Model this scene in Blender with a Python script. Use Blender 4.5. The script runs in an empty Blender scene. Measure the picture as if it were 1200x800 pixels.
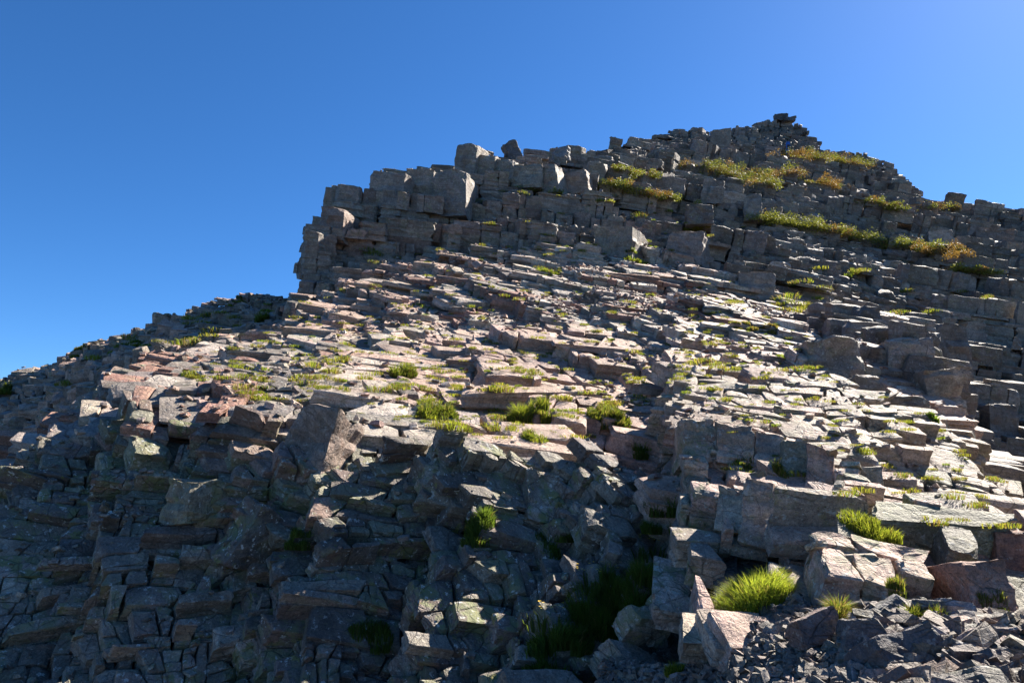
import bpy, math, random, time
import numpy as np
from mathutils import Vector, Matrix
from mathutils.bvhtree import BVHTree
T0 = time.time()
SEED = 7
RNG = np.random.default_rng(SEED)
random.seed(SEED)
SC = bpy.context.scene
COL = SC.collection
R = math.radians

# ------------------------------------------------------------------ camera
F = 800.0                      # focal length in pixels of a 1200 px wide frame (24 mm)
PITCH = R(10.0)
cam_d = bpy.data.cameras.new('camera'); cam = bpy.data.objects.new('camera', cam_d); COL.objects.link(cam)
cam_d.sensor_width = 36.0; cam_d.lens = 24.0; cam_d.clip_start = 0.05; cam_d.clip_end = 20000
cam.location = (0, 0, 0); cam.rotation_euler = (R(90) + PITCH, 0, 0)
SC.camera = cam
# ------------------------------------------------------------------ sky and sun
SUN_AZ, SUN_EL = 48.0, 38.0    # degrees to the right of the view direction, degrees above the horizon
world = bpy.data.worlds.new('World'); SC.world = world; world.use_nodes = True
wn = world.node_tree; bg = wn.nodes['Background']
sky = wn.nodes.new('ShaderNodeTexSky'); sky.sky_type = 'NISHITA'; sky.sun_disc = False
sky.sun_elevation = R(SUN_EL); sky.sun_rotation = R(SUN_AZ)
sky.altitude = 2500; sky.air_density = 1.0; sky.dust_density = 1.0; sky.ozone_density = 8.5
hs = wn.nodes.new('ShaderNodeHueSaturation'); hs.inputs['Saturation'].default_value = 1.12
wn.links.new(sky.outputs[0], hs.inputs['Color']); wn.links.new(hs.outputs[0], bg.inputs[0]); bg.inputs[1].default_value = 0.05
sun_d = bpy.data.lights.new('sun', 'SUN'); sun_d.energy = 4.0; sun_d.angle = R(0.5); sun_d.color = (1.0, 0.92, 0.82)
sun = bpy.data.objects.new('sun', sun_d); COL.objects.link(sun)
sdir = Vector((math.sin(R(SUN_AZ)) * math.cos(R(SUN_EL)), math.cos(R(SUN_AZ)) * math.cos(R(SUN_EL)), math.sin(R(SUN_EL))))
sun.rotation_euler = sdir.to_track_quat('Z', 'Y').to_euler()
vs = SC.view_settings; vs.view_transform = 'Standard'; vs.look = 'None'; vs.exposure = 1.9; vs.gamma = 1.0; vs.use_curve_mapping = False
SC.cycles.use_denoising = True
SC.cycles.max_bounces = 4; SC.cycles.use_adaptive_sampling = True; SC.cycles.adaptive_threshold = .02

# ------------------------------------------------------------------ maths helpers
CP, SP = math.cos(PITCH), math.sin(PITCH)
def unproj(px, py, Y):
    a = (px - 600.0) / F; b = (400.0 - py) / F
    k = Y / (CP - b * SP)
    return np.array((a * k, Y, (SP + b * CP) * k))
def project(P):
    P = np.asarray(P, float)
    d = P[..., 1] * CP + P[..., 2] * SP
    u = -P[..., 1] * SP + P[..., 2] * CP
    d = np.where(d < 1e-3, 1e-3, d)
    return 600 + F * P[..., 0] / d, 400 - F * u / d, d
def ray_of(px, py):
    a = (px - 600.0) / F; b = (400.0 - py) / F
    return Vector((a, CP - b * SP, SP + b * CP)).normalized()
def hash3(ix, iy, iz, s):
    h = (ix.astype(np.int64) * 374761393 + iy.astype(np.int64) * 668265263 + iz.astype(np.int64) * 2147483647 + s * 974711) & 0xffffffff
    h = ((h ^ (h >> 13)) * 1274126177) & 0xffffffff
    h = ((h ^ (h >> 16)) * 2246822519) & 0xffffffff
    return ((h ^ (h >> 15)) & 0xffffff) / float(0x1000000)
def vnoise(P, freq, s=0):
    Q = np.asarray(P, float) * freq
    i = np.floor(Q).astype(np.int64); f = Q - i; f = f * f * (3 - 2 * f)
    out = 0
    for dx in (0, 1):
        for dy in (0, 1):
            for dz in (0, 1):
                w = (f[..., 0] if dx else 1 - f[..., 0]) * (f[..., 1] if dy else 1 - f[..., 1]) * (f[..., 2] if dz else 1 - f[..., 2])
                out = out + w * hash3(i[..., 0] + dx, i[..., 1] + dy, i[..., 2] + dz, s)
    return out * 2 - 1
def fbm(P, freq, s=0, n=3):
    return sum(vnoise(P, freq * 2 ** k, s + k) * 0.5 ** k for k in range(n))
def nrm(v):
    v = np.asarray(v, float); return v / np.linalg.norm(v)

# ------------------------------------------------------------------ the mountain's overall form
# each profile: picture column, then knots (row, metres out) from the foreground up to the crest and down behind it
# 0 foreground 1 foot 2 cliff 3 cliff edge 4 slabs 5 slabs/spur crest 6 gully 7 wall top 8 crag foot 9 crag top 10 ledge 11 upper crag 12 summit foot 13 crest 14 behind 15 far
N_ = None
PROF = {
 -1600: [(1000,6),(800,9.5),(760,10.5),(720,12.5),(700,16),(690,21),N_,N_,(680,30),(670,35),(665,37),(660,39),N_,(655,41),(680,50),(760,90)],
 -400: [(1000,6),(800,9.5),(700,10.7),(625,12.5),(620,15),(625,21),N_,N_,(610,30),(580,35),(570,37),(560,39),N_,(552,41),(580,50),(700,90)],
 0: [(1000,6),(800,9.5),(650,10.8),(545,12.5),(548,15),(568,21),N_,N_,(545,30),(500,35),(480,37),(462,39),N_,(447,41),(475,50),(640,90)],
 60: [(1000,6),(800,9.5),(630,10.9),(505,12.7),(505,15.5),(522,21),N_,N_,(500,29.5),(465,34.5),(446,37),(430,39.2),N_,(420,41.5),(452,50),(640,90)],
 100: [(1000,6),(800,9.5),(620,11),(480,12.8),(478,15.5),(488,21),N_,N_,(470,29),(440,34),(425,37),(412,39.5),N_,(403,42),(440,51),(640,90)],
 150: [(1000,6),(800,9.5),(610,11),(455,12.8),(447,15.5),(445,21),N_,N_,(430,28),(415,33),(405,37),(399,40),N_,(394,43),(432,52),(640,90)],
 200: [(1000,6),(800,9.5),(600,11),(470,12.5),(440,16),(425,21),N_,N_,(412,27),(400,32),(390,37),(381,41),N_,(376,44),(420,53),(640,90)],
 250: [(1000,6),(800,9.5),(600,11.1),(480,12.3),(440,16),(415,22),N_,N_,(395,28),(382,33),(370,38),(360,42),N_,(351,45),(400,54),(640,90)],
 300: [(1000,6),(800,9.5),(600,11.2),(490,12.2),(440,16),(408,22),N_,N_,(385,29),(372,34),(360,38.5),(350,42),N_,(342,45.5),(395,54),(640,90)],
 342: [(1000,6),(800,9.5),(600,11.2),(497,12.2),(445,16),(405,22),N_,N_,(378,29),(368,32),(360,35),(354,38),N_,(350,41),(400,52),(640,90)],
 350: [(1000,6),(800,9.5),(600,11.2),(497,12.2),(445,16),(405,22),N_,N_,(372,29.5),(335,33),(333,36),(335,39),N_,(340,41),(400,52),(640,90)],
 362: [(1000,6),(800,9.5),(600,11.2),(498,12.2),(445,16),(402,22),N_,N_,(360,31),(272,34.5),(270,37),(272,40),N_,(276,43),(390,52),(640,90)],
 378: [(1000,6),(800,9.5),(600,11.2),(500,12.2),(445,16),(400,22),N_,N_,(352,32),(246,36),(241,38.5),(243,41),N_,(250,45),(380,55),(640,92)],
 428: [(1000,6),(800,9.5),(610,11.2),(505,12.2),(440,16.5),(390,23),N_,N_,(328,34),(247,38.5),(239,40.5),(238,42),N_,(244,46),(350,56),(640,95)],
 440: [(1000,6),(800,9.5),(610,11.2),(505,12.2),(440,16.5),(388,23.5),N_,N_,(324,34),(244,38.5),(217,41.5),(207,43),N_,(214,48),(340,57),(640,96)],
 460: [(1000,6),(800,9.5),(615,11.2),(508,12.2),(440,16.5),(385,24),N_,N_,(316,34.5),(242,39),(205,42),(198,43.5),N_,(206,50),(330,60),(640,98)],
 530: [(1000,5.5),(800,9),(630,11),(512,12.2),(440,17),(372,26),N_,N_,(302,36),(228,40),(200,42.5),(194,44),N_,(198,50),(310,62),(640,100)],
 538: [(1000,5.5),(800,9),(630,11),(512,12.2),(440,17),(370,26),N_,N_,(300,36.3),(226,40),(188,43),(169,44.5),N_,(174,50),(310,63),(640,100)],
 580: [(1000,5.5),(800,9),(640,11),(515,12.3),(440,17.5),(365,27),N_,N_,(292,37.5),(226,41),(193,44),(177,46.5),N_,(178,52),(300,64),(640,102)],
 640: [(1000,5),(800,8.7),(660,10.7),(530,12.4),(440,18),(362,28),N_,N_,(290,38),(226,42),(197,45),(179,50),N_,(174,56),(290,68),(640,105)],
 700: [(1000,5),(800,8.0),(685,9.9),(548,12.5),(440,18.5),(360,28),N_,N_,(292,38),(231,43),(206,47),(182,53),N_,(171,60),(280,72),(640,110)],
 740: [(1000,5),(800,7.6),(692,9.4),(565,12.3),(455,18),(365,27.5),N_,N_,(293,38),(240,42),(222,47.5),(190,55),N_,(162,70),(260,82),(640,112)],
 775: [(1000,5),(800,7.1),(700,8.8),(580,11.8),(465,17.5),(370,27),N_,N_,(295,38.5),(248,43),(235,48),(200,52),(180,66),(155,74),(260,88),(640,115)],
 800: [(1000,4),(800,6.7),(705,8.1),(505,11.4),(440,17),(370,27),N_,N_,(303,38),(256,42.3),(243,47.5),(202,51.5),(180,68),(155,75),(260,89),(640,116)],
 830: [(1000,3.5),(800,6.2),(690,7.6),(500,10.8),(440,16.5),(372,27),N_,N_,(314,37.5),(266,41.5),(252,47),(205,51),(180,70),(153,76),(260,90),(640,117)],
 880: [(1000,3),(800,5.3),(660,7.8),(505,11),(440,16.5),(376,26.5),N_,N_,(338,36),(279,40.3),(263,47),(208,51),(182,72),(149,79),(260,92),(640,118)],
 905: [(1000,2.8),(800,5.1),(655,7.7),(512,11),(440,16.5),(380,26),N_,N_,(345,36),(282,40),(266,47),(208,51),(180,75),(139,82),(260,94),(640,120)],
 935: [(1000,2.6),(800,4.9),(650,7.5),(518,10.9),(440,16.5),(385,26),N_,N_,(350,36),(285,40.5),(270,47.5),(212,52),(184,75),(143,82),(260,94),(640,120)],
 965: [(1000,2.6),(800,4.8),(650,7.4),(525,10.7),(440,16.8),(388,25),N_,N_,(355,36),(290,41),(275,48),(222,53.5),(190,74),(173,80),(260,93),(640,120)],
 1000: [(1000,2.5),(800,4.7),(655,7.3),(538,10.6),(445,16.8),(392,24.5),N_,N_,(362,36.5),(297,42),(282,48.5),(232,55),(200,73),(179,78),(260,91),(640,120)],
 1045: [(1000,2.5),(800,4.6),(662,7.2),(555,10.5),(465,16),(405,23),(398,27),(385,32),(372,37),(307,42.5),(291,49),(246,56),(214,72),(189,76),(265,89),(640,120)],
 1062: [(1000,2.5),(800,4.6),(664,7.2),(562,10.5),(472,16),(412,21.5),(425,27),(381,34),(369,38),(312,43),(293,49),(250,56),(228,70),(214,74),(275,88),(640,120)],
 1085: [(1000,2.4),(800,4.5),(668,7.1),(570,10.5),(482,15.7),(426,19.8),(470,28),(378,36.5),(363,39.5),(317,44),(297,50),(258,57),(245,68),(238,72),(280,87),(640,120)],
 1125: [(1000,2.4),(800,4.5),(675,6.8),(580,10.5),(525,15),(470,18.8),(520,28),(379,37.3),(362,40.5),(323,44.5),(304,51),(265,58),(253,66),(247,70),(290,85),(640,120)],
 1140: [(1000,2.4),(800,4.5),(680,6.7),(592,10.4),(552,14.6),(535,17.5),(570,27),(380,37.5),(362,41),(325,45),(306,51.5),(267,58.5),(256,66),(250,70),(290,84),(640,120)],
 1200: [(1000,2.4),(800,4.5),(690,6.5),(618,10),(598,14),(592,17.5),(606,27),(392,38),(368,42),(330,46),(312,53),(272,60),(262,66),(257,69),(300,82),(640,120)],
 1400: [(1000,2.4),(800,4.5),(680,6.5),(605,10),(560,15),(562,19),(580,28),(420,38),(390,42),(350,46),(330,54),(295,63),N_,(282,69),(330,80),(640,120)],
 2200: [(1000,2.4),(800,4.5),(680,6.5),(600,10),(560,15),(560,19),(570,28),(440,38),(420,42),(400,46),(390,54),(370,63),N_,(360,69),(400,80),(640,120)],
}
pcols = sorted(PROF)
NK = 16
prof = np.zeros((len(pcols), NK, 2))
for i, c in enumerate(pcols):
    L = list(PROF[c])
    if L[6] is None:
        for j, t in ((6, .36), (7, .72)):
            L[j] = tuple(L[5][q] * (1 - t) + L[8][q] * t for q in (0, 1))
    if L[12] is None: L[12] = tuple((L[11][q] + L[13][q]) / 2 for q in (0, 1))
    prof[i] = L
xs_front = np.arange(-24, 1226, 5.0)
cols = np.unique(np.concatenate([np.linspace(-1600, -30, 40), xs_front, np.linspace(1230, 2200, 40)]))
SUBS = [4, 8, 10, 12, 12, 12, 8, 10, 6, 12, 8, 10, 8, 10, 6, 4]
def knots_at(px):
    i = int(np.clip(np.searchsorted(pcols, px) - 1, 0, len(pcols) - 2))
    t = (px - pcols[i]) / (pcols[i + 1] - pcols[i])
    return prof[i] * (1 - t) + prof[i + 1] * t
rows_t = []
for k in range(NK - 1):
    n = SUBS[k]
    rows_t += [k + j / n for j in range(n)]
rows_t.append(NK - 1); rows_t = np.array(rows_t)
G = np.zeros((len(cols), len(rows_t) + 2, 3))
for ci, px in enumerate(cols):
    K = knots_at(px)
    W3 = np.array([unproj(px, a, b) for a, b in K])
    for q in range(3):
        G[ci, 2:, q] = np.interp(rows_t, np.arange(NK), W3[:, q])
    a = (px - 600) / F
    G[ci, 0] = (a * 25, -30, -9); G[ci, 1] = (a * 2.2, .4, -1.75 - .9 * (1 - np.clip((px - 300) / 500, 0, 1)))
# broad unevenness of the ground, fading towards the camera
big = G.reshape(-1, 3)
dist = np.linalg.norm(big, axis=1)
amp = np.clip(dist / 40, .12, .8)
dn = fbm(big, .16, 11, 3) * .55 + fbm(big, .5, 21, 2) * .22
G[..., 2] += (dn * amp).reshape(G.shape[:2])
G[..., 1] += (fbm(big + 31.7, .25, 41, 2) * .6 * amp).reshape(G.shape[:2])
nc, nr = G.shape[:2]
verts = G.reshape(-1, 3)
quads = []; fpx = []; ft = []
tt = np.concatenate([[-2, -1], rows_t])
for i in range(nc - 1):
    for j in range(nr - 1):
        quads.append((i * nr + j, (i + 1) * nr + j, (i + 1) * nr + j + 1, i * nr + j + 1))
        fpx.append((cols[i] + cols[i + 1]) / 2); ft.append((tt[j] + tt[j + 1]) / 2)
fpx = np.array(fpx); ft = np.array(ft)
SURF = BVHTree.FromPolygons([tuple(v) for v in verts], quads)

# zones of the rock
ZN = ['scree', 'lower_cliff', 'slab_slope', 'shoulder', 'buttress', 'crag_terraces', 'summit_crag', 'spur', 'back_wall', 'ground']
def zone_of(px, t):
    z = np.full(px.shape, 2)
    z[(t < 3.02)] = 1
    edge = 790
    rt = px > edge
    z[rt & (t < 4.0)] = 7
    z[rt & (t < 1.0 + np.clip((px - 780) / 160, 0, 1) * .75)] = 0
    z[(t < 1.0) & (px > 640)] = 0
    z[(t < .3)] = 9
    z[(px > 690) & (px < 830) & (t >= .3) & (t < 1.4)] = 0
    z[(t >= 6) & (px < 345)] = 3
    z[(t >= 4.6) & (px < 175)] = 3
    z[(t >= 8) & (px >= 345)] = 4
    z[(t >= 8) & (px > 770)] = 5
    z[(t >= 9.6) & (px > 690)] = 5
    z[(t >= 12) & (px > 735) & (px < 1070)] = 6
    z[(px > 930) & (t >= 4.35) & (t < 6) & (px - 930 > (5.6 - t) * 40)] = 8
    z[(px > 1050) & (t >= 6) & (t < 8)] = 8
    return z
fz = zone_of(fpx, ft)
print('surface', len(quads), round(time.time() - T0, 1))


# ------------------------------------------------------------------ jointed rock: courses of blocks cut by joints
def template(lat):
    LN = len(lat); tv = []; tid = {}
    for a in range(LN):
        for b in range(LN):
            for c in range(LN):
                if 0 in (a, b, c) or LN - 1 in (a, b, c):
                    tid[(a, b, c)] = len(tv); tv.append((lat[a], lat[b], lat[c]))
    tq = []
    for ax in range(3):
        for side in (0, LN - 1):
            for i in range(LN - 1):
                for j in range(LN - 1):
                    f = []
                    for p, q in ((i, j), (i + 1, j), (i + 1, j + 1), (i, j + 1)):
                        k = [0, 0, 0]; k[ax] = side; k[(ax + 1) % 3] = p; k[(ax + 2) % 3] = q
                        f.append(tid[tuple(k)])
                    tq.append(f if side else f[::-1])
    tv = np.array(tv); return tv, np.array(tq), (np.abs(tv) > .99).sum(1)
TPL = {3: template([-1, 0, 1.0]), 4: template([-1, -.55, .55, 1.0]), 7: template([-1, -.84, -.4, 0.05, .45, .86, 1.0]), 10: template([-1, -.9, -.7, -.42, -.14, .14, .42, .72, .91, 1.0])}

def shape_blocks(C8, axes, ln=4, chip=1.0, rng=RNG, rough=.02):
    """C8: (n,8,3) corners in bedding coordinates (bottom 4 then top 4, ccw) -> world vertices"""
    tv, tq, n_ext = TPL[ln]; NV = len(tv); n = len(C8)
    s = (tv + 1) / 2
    wts = []
    for (cx, cy, cz) in ((0,0,0),(1,0,0),(1,1,0),(0,1,0),(0,0,1),(1,0,1),(1,1,1),(0,1,1)):
        wts.append((s[:, 0] if cx else 1 - s[:, 0]) * (s[:, 1] if cy else 1 - s[:, 1]) * (s[:, 2] if cz else 1 - s[:, 2]))
    V = np.einsum('nkc,kv->nvc', C8, np.array(wts))
    lev = np.unique(tv[:, 2]); ins = rng.uniform(0, .10 if ln == 7 else .06, (n, len(lev))) * (rng.random((n, len(lev))) < .6); ins[:, 0] = 0
    li = np.searchsorted(lev, tv[:, 2] - 1e-6)
    c2 = V[..., :2].mean(1, keepdims=True); V[..., :2] = c2 + (V[..., :2] - c2) * (1 - ins[:, li])[..., None]
    cen = V.mean(1, keepdims=True)
    size = C8.max(1) - C8.min(1)
    smin = size.min(1)[:, None, None]
    k = 1.0 if ln < 7 else .6 if ln == 7 else .42
    pull = np.where(n_ext == 3, rng.uniform(0, .3, (n, NV)), np.where(n_ext == 2, rng.uniform(0, .2, (n, NV)) ** 1.3, rng.uniform(-.05, .05, (n, NV)))) * k
    d = cen - V; d /= np.linalg.norm(d, axis=2, keepdims=True) + 1e-9
    V = V + d * (pull[..., None] * smin * .42 * chip)
    for q in range(3 if ln < 7 else 6):        # broken-off corners and edges
        nn = rng.normal(size=(n, 3)) / np.maximum(size, .05); nn[:, 2] = np.abs(nn[:, 2]) * .8
        nn /= np.linalg.norm(nn, axis=1, keepdims=True)
        h = np.einsum('nvc,nc->nv', V - cen, nn)
        hm = h.max(1, keepdims=True)
        lim = hm * (1 - rng.uniform(-.15, .3, (n, 1)) * chip)
        V = V - np.maximum(h - lim, 0)[..., None] * nn[:, None, :]
    V = V + rng.normal(size=V.shape) * (smin * rough * (1 if ln < 7 else .6))
    if ln >= 7:                                # flaky, stepped surface relief
        sm = np.minimum(smin, .8)[..., 0]
        a = fbm(V * np.array((1, 1, 2.2)), 2.3, 61, 2)
        q = np.round(a * 4) / 4 * .055 * sm / .5
        if ln == 10:
            q = q + np.abs(vnoise(V, 4.5, 161)) * .03 * sm / .5 + (np.round(vnoise(V * np.array((1, 1, 3.0)), 3.2, 171) * 3) / 3) * .035 * sm / .5
        V = V + d * q[..., None]
    return V @ axes

POOL = []                                      # dicts: V (n,NV,3), ln, zone, col (n,3), bed axis
def pool_add(V, ln, zone, rng, bedn, pal, lich, C8=None, A=None, chip=1.0):
    n = len(V)
    if not n: return
    f = np.clip(.5 + .62 * fbm(V.mean(1) * np.array((.6, .6, 1.0)), .3, 401, 2) + rng.normal(size=n) * .13, 0, .999)
    base = np.array(pal)[np.searchsorted(np.cumsum(PALW[len(pal)]), f)]
    col = base * rng.uniform(.86, 1.14, (n, 1)) * rng.uniform(.97, 1.03, (n, 3))
    POOL.append(dict(V=V, ln=ln, zone=np.full(n, zone), col=col, lich=rng.uniform(0, 1, n) * lich, bed=V @ np.asarray(bedn), C8=C8, A=A, chip=chip, bedn=np.asarray(bedn)))
PALW = {3: [.5, .3, .2], 4: [.42, .28, .22, .08], 1: [1]}
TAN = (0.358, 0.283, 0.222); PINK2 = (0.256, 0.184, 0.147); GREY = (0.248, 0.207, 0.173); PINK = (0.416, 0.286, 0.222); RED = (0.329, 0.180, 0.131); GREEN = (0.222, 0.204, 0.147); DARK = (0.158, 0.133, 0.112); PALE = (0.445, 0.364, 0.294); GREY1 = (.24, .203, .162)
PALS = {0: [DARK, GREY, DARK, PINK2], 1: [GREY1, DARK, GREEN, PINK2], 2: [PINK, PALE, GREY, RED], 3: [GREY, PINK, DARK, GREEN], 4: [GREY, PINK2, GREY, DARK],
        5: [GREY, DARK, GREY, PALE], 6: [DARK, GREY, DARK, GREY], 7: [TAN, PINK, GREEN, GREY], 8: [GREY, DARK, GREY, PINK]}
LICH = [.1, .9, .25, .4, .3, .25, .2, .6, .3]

def frame(n, u):
    n = nrm(n); u = np.asarray(u, float); u = nrm(u - n * (u @ n)); v = np.cross(n, u)
    return np.array((u, v, n))
def tilted(dip, toward):           # bedding normal for a dip (degrees) towards a compass direction (0 away, 90 right, 180 to the camera)
    return np.array((math.sin(R(toward)) * math.sin(R(dip)), math.cos(R(toward)) * math.sin(R(dip)), math.cos(R(dip))))
in_use = ft < 13.7
ZAX = {}
def courses(zone, normal, strike, thick, lu, lv, group=3, gap=.02, warp=.3, chip=1.0, missing=.04, tilt=.02, topjit=.15, seed=0,
            expose=1.2, rough=.02, tmul=(1, 1, 1, .5, .7, 1.6), bench=(0, 1), split=.25, ln=4, shear=.3, step=.3, pad=60):
    rng = np.random.default_rng(SEED * 100 + zone * 17 + seed)
    A = frame(normal, strike); ZAX[zone] = A
    sel = np.where((fz == zone) & in_use)[0]
    pts = verts[np.unique(QA[sel])]
    cx, cy, cd = project(pts)
    pts = pts[(cx > -pad) & (cx < 1200 + pad) & (cy < 860)]
    uvw = pts @ A.T
    lo = uvw.min(0) - .5; hi = uvw.max(0) + .5
    N = Vector(A[2])
    nu, nv = int((hi[0] - lo[0]) / step) + 2, int((hi[1] - lo[1]) / step) + 2
    Wg = np.full((nu, nv), np.nan); Zg = np.full((nu, nv), -1)
    top = A[2] * (hi[2] + 60)
    for i in range(nu):
        for j in range(nv):
            o = A[0] * (lo[0] + i * step) + A[1] * (lo[1] + j * step) + top
            hit, no, fi, dd = SURF.ray_cast(Vector(o), -N, 400)
            if hit is not None: Wg[i, j] = hit.dot(N); Zg[i, j] = fz[fi] if in_use[fi] else -1
    low = np.isnan(Wg); Wg[low] = lo[2] - 3
    if bench[0]:
        hb, k = bench
        ii, jj = np.meshgrid(np.arange(nu), np.arange(nv), indexing='ij')
        P = np.stack([lo[0] + ii * step, lo[1] + jj * step, ii * 0 + zone * 9.1], -1)
        ph = fbm(P, .11, 33 + seed, 2) * hb * .9
        Wg = Wg + fbm(P, .06, 55 + seed, 2) * hb * .5
        x = (Wg + ph) / hb; fl = np.floor(x); fr = np.clip((x - fl - .5) * k + .5, 0, 1)
        Wg = (fl + fr) * hb - ph
    def look(p):
        i = np.clip(np.rint((p[..., 0] - lo[0]) / step).astype(int), 0, nu - 1); j = np.clip(np.rint((p[..., 1] - lo[1]) / step).astype(int), 0, nv - 1)
        return Wg[i, j], Zg[i, j]
    w = lo[2]; total = 0
    while w < hi[2]:
        ths = rng.uniform(thick[0], thick[1], group) * rng.choice(tmul, group)
        wl = w + np.concatenate([[0], np.cumsum(ths)])
        q = []
        v = lo[1] - rng.uniform(0, lv[1])
        while v < hi[1]:
            dv = rng.uniform(*lv); u = lo[0] - rng.uniform(0, lu[1]); sh = rng.normal() * shear * dv; v0 = v
            while u < hi[0]:
                du = rng.uniform(*lu) * rng.choice([1, 1, .8, 2.0, .5]); s2 = np.clip(rng.normal() * shear, -.7, .7) * min(dv, du)
                a, b, c, d = (u, v), (u + du, v), (u + du + s2, v + dv), (u + sh, v + dv)
                if rng.random() < split:
                    f = rng.uniform(.3, .7); g = np.clip(f + rng.normal() * .12, .2, .8)
                    ml = (a[0] + (d[0] - a[0]) * f, v + dv * f); mr = (b[0] + (c[0] - b[0]) * g, v + dv * g)
                    q += [(a, b, mr, ml), (ml, mr, c, d)]
                else: q.append((a, b, c, d))
                u += du; sh = s2
            v += dv
        q = np.array(q)
        def wrp(p):
            P3 = np.concatenate([p, np.full(p.shape[:-1] + (1,), w * .7)], -1)
            return p + np.stack([fbm(P3, .45, 5 + seed, 2), fbm(P3 + 77, .45, 9 + seed, 2)], -1) * warp + np.stack([vnoise(P3, 1.7, 15 + seed), vnoise(P3 + 31, 1.7, 19)], -1) * warp * .35
        q = wrp(q); cen = q.mean(1)
        wc, zc = look(cen)
        wn = np.min(np.stack([look(cen + (q[:, j] - cen) * 1.4)[0] for j in range(4)]), 0); wn = np.minimum(wn, wc)
        own = zc == zone
        BL = []
        rs = rng.uniform(.2, .75, len(q))
        for k in range(group):
            t = ths[k]
            m = own & (wl[k + 1] <= wc + rs * t) & (wl[k + 1] >= wn - t * expose) & (rng.random(len(q)) > missing)
            idx = np.where(m)[0]
            if not len(idx): continue
            c = q[idx]; cc = cen[idx][:, None]
            gp = gap * rng.uniform(.3, 2.0, (len(idx), 1, 1))
            ext = np.linalg.norm(c - cc, axis=2, keepdims=True)
            b = (c - cc) * np.maximum(1 - gp / ext, .5)
            th = rng.normal(size=len(idx)) * tilt * .8
            ca, sa = np.cos(th)[:, None], np.sin(th)[:, None]
            b = np.stack([b[..., 0] * ca - b[..., 1] * sa, b[..., 0] * sa + b[..., 1] * ca], -1)
            sl = rng.normal(size=(len(idx), 1, 2)) * tilt
            zt = wl[k + 1] + rng.uniform(-topjit, topjit * .6, (len(idx), 1)) * t + (b * sl).sum(-1)
            zb = np.full_like(zt, wl[k] - .2 * t)
            batter = 1 - rng.uniform(-.02, .07, (len(idx), 1, 1))
            BL.append(np.concatenate([np.concatenate([b + cc, zb[..., None]], -1), np.concatenate([b * batter + cc, zt[..., None]], -1)], 1))
        w = wl[-1]
        if BL:
            C8 = np.concatenate(BL); C8[:, 4:, :2] += rng.normal(size=(len(C8), 4, 2)) * .035 * np.minimum(C8.max(1) - C8.min(1), .9)[:, None, :2]
            V = shape_blocks(C8, A, ln, chip, rng, rough)
            cx, cy, cd = project(V.mean(1))
            ok = (cx > -pad) & (cx < 1200 + pad) & (cy < 870) & (cd > 1)
            if zone == 7: ok &= ~((cx > 826) & (cx < 938) & (cy > 650) & (cy < 745)) & ~((cx > 690) & (cx < 830) & (cy > 735))
            if zone in (2, 3, 4, 5, 6):
                T4 = C8[:, 4:] @ A
                for i in np.where(ok)[0]:
                    for c in T4[i]:
                        h = SURF.ray_cast(Vector((c[0], c[1], c[2] + 4)), Vector((0, 0, -1)), 60)[0]
                        if h is None or h.z < c[2] - 2.3: ok[i] = False; break
            pool_add(V[ok], ln, zone, rng, A[2], PALS[zone], LICH[zone], C8[ok], A, chip); total += int(ok.sum())
    print('  zone', ZN[zone], total, round(time.time() - T0, 1))

QA = np.array(quads)
courses(2, tilted(25, 154), (1, .18, 0), (.07, .22), (.35, 1.4), (.35, 1.1), group=2, warp=.45, missing=.02, tilt=.04, bench=(.75, 2.6), gap=.008, expose=2.0, tmul=(1, 1, .6, 1.5, 2.2))
courses(1, tilted(40, 140), (1, .5, 0), (.09, .30), (.16, .58), (.16, .5), group=3, warp=.3, missing=.06, tilt=.05, chip=1.0, bench=(1.1, 3.0), step=.13, gap=.005, topjit=.1, expose=1.6, pad=240)
courses(3, tilted(16, 165), (1, .05, 0), (.2, .5), (.35, 1.0), (.4, .9), group=2, warp=.6, missing=.12, tilt=.15, chip=1.4, pad=240)
courses(4, tilted(16, 158), (1, .12, 0), (.14, .42), (.5, 1.5), (.6, 1.3), group=6, warp=.35, missing=.015, tilt=.01, bench=(2.8, 4.5), gap=.008, topjit=.06, chip=.6, tmul=(1, 1, .6, 1.5, 2.4))
courses(5, tilted(20, 150), (1, -.1, 0), (.2, .6), (.6, 1.9), (.6, 1.5), group=4, warp=.45, missing=.02, tilt=.02, bench=(3.8, 4), gap=.009, topjit=.08, chip=.7, tmul=(1, 1, .5, 1.7, 2.3))
courses(6, tilted(14, 150), (1, .1, 0), (.2, .65), (.35, 1.1), (.35, 1.0), group=2, warp=.6, missing=.08, tilt=.16, chip=1.6)
courses(7, tilted(26, 174), (1, -.22, 0), (.09, .28), (.26, .8), (.26, .7), group=3, warp=.25, missing=.03, tilt=.04, bench=(.8, 2.6), step=.12, gap=.006, expose=1.8, chip=.9, pad=240)
courses(8, tilted(16, 150), (1, -.1, 0), (.16, .5), (.5, 1.3), (.5, 1.1), group=4, warp=.3, missing=.02, tilt=.015, bench=(2.2, 3), gap=.009, topjit=.08, chip=.7, tmul=(1, 1, .6, 1.8, 2.6), pad=240)

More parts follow.
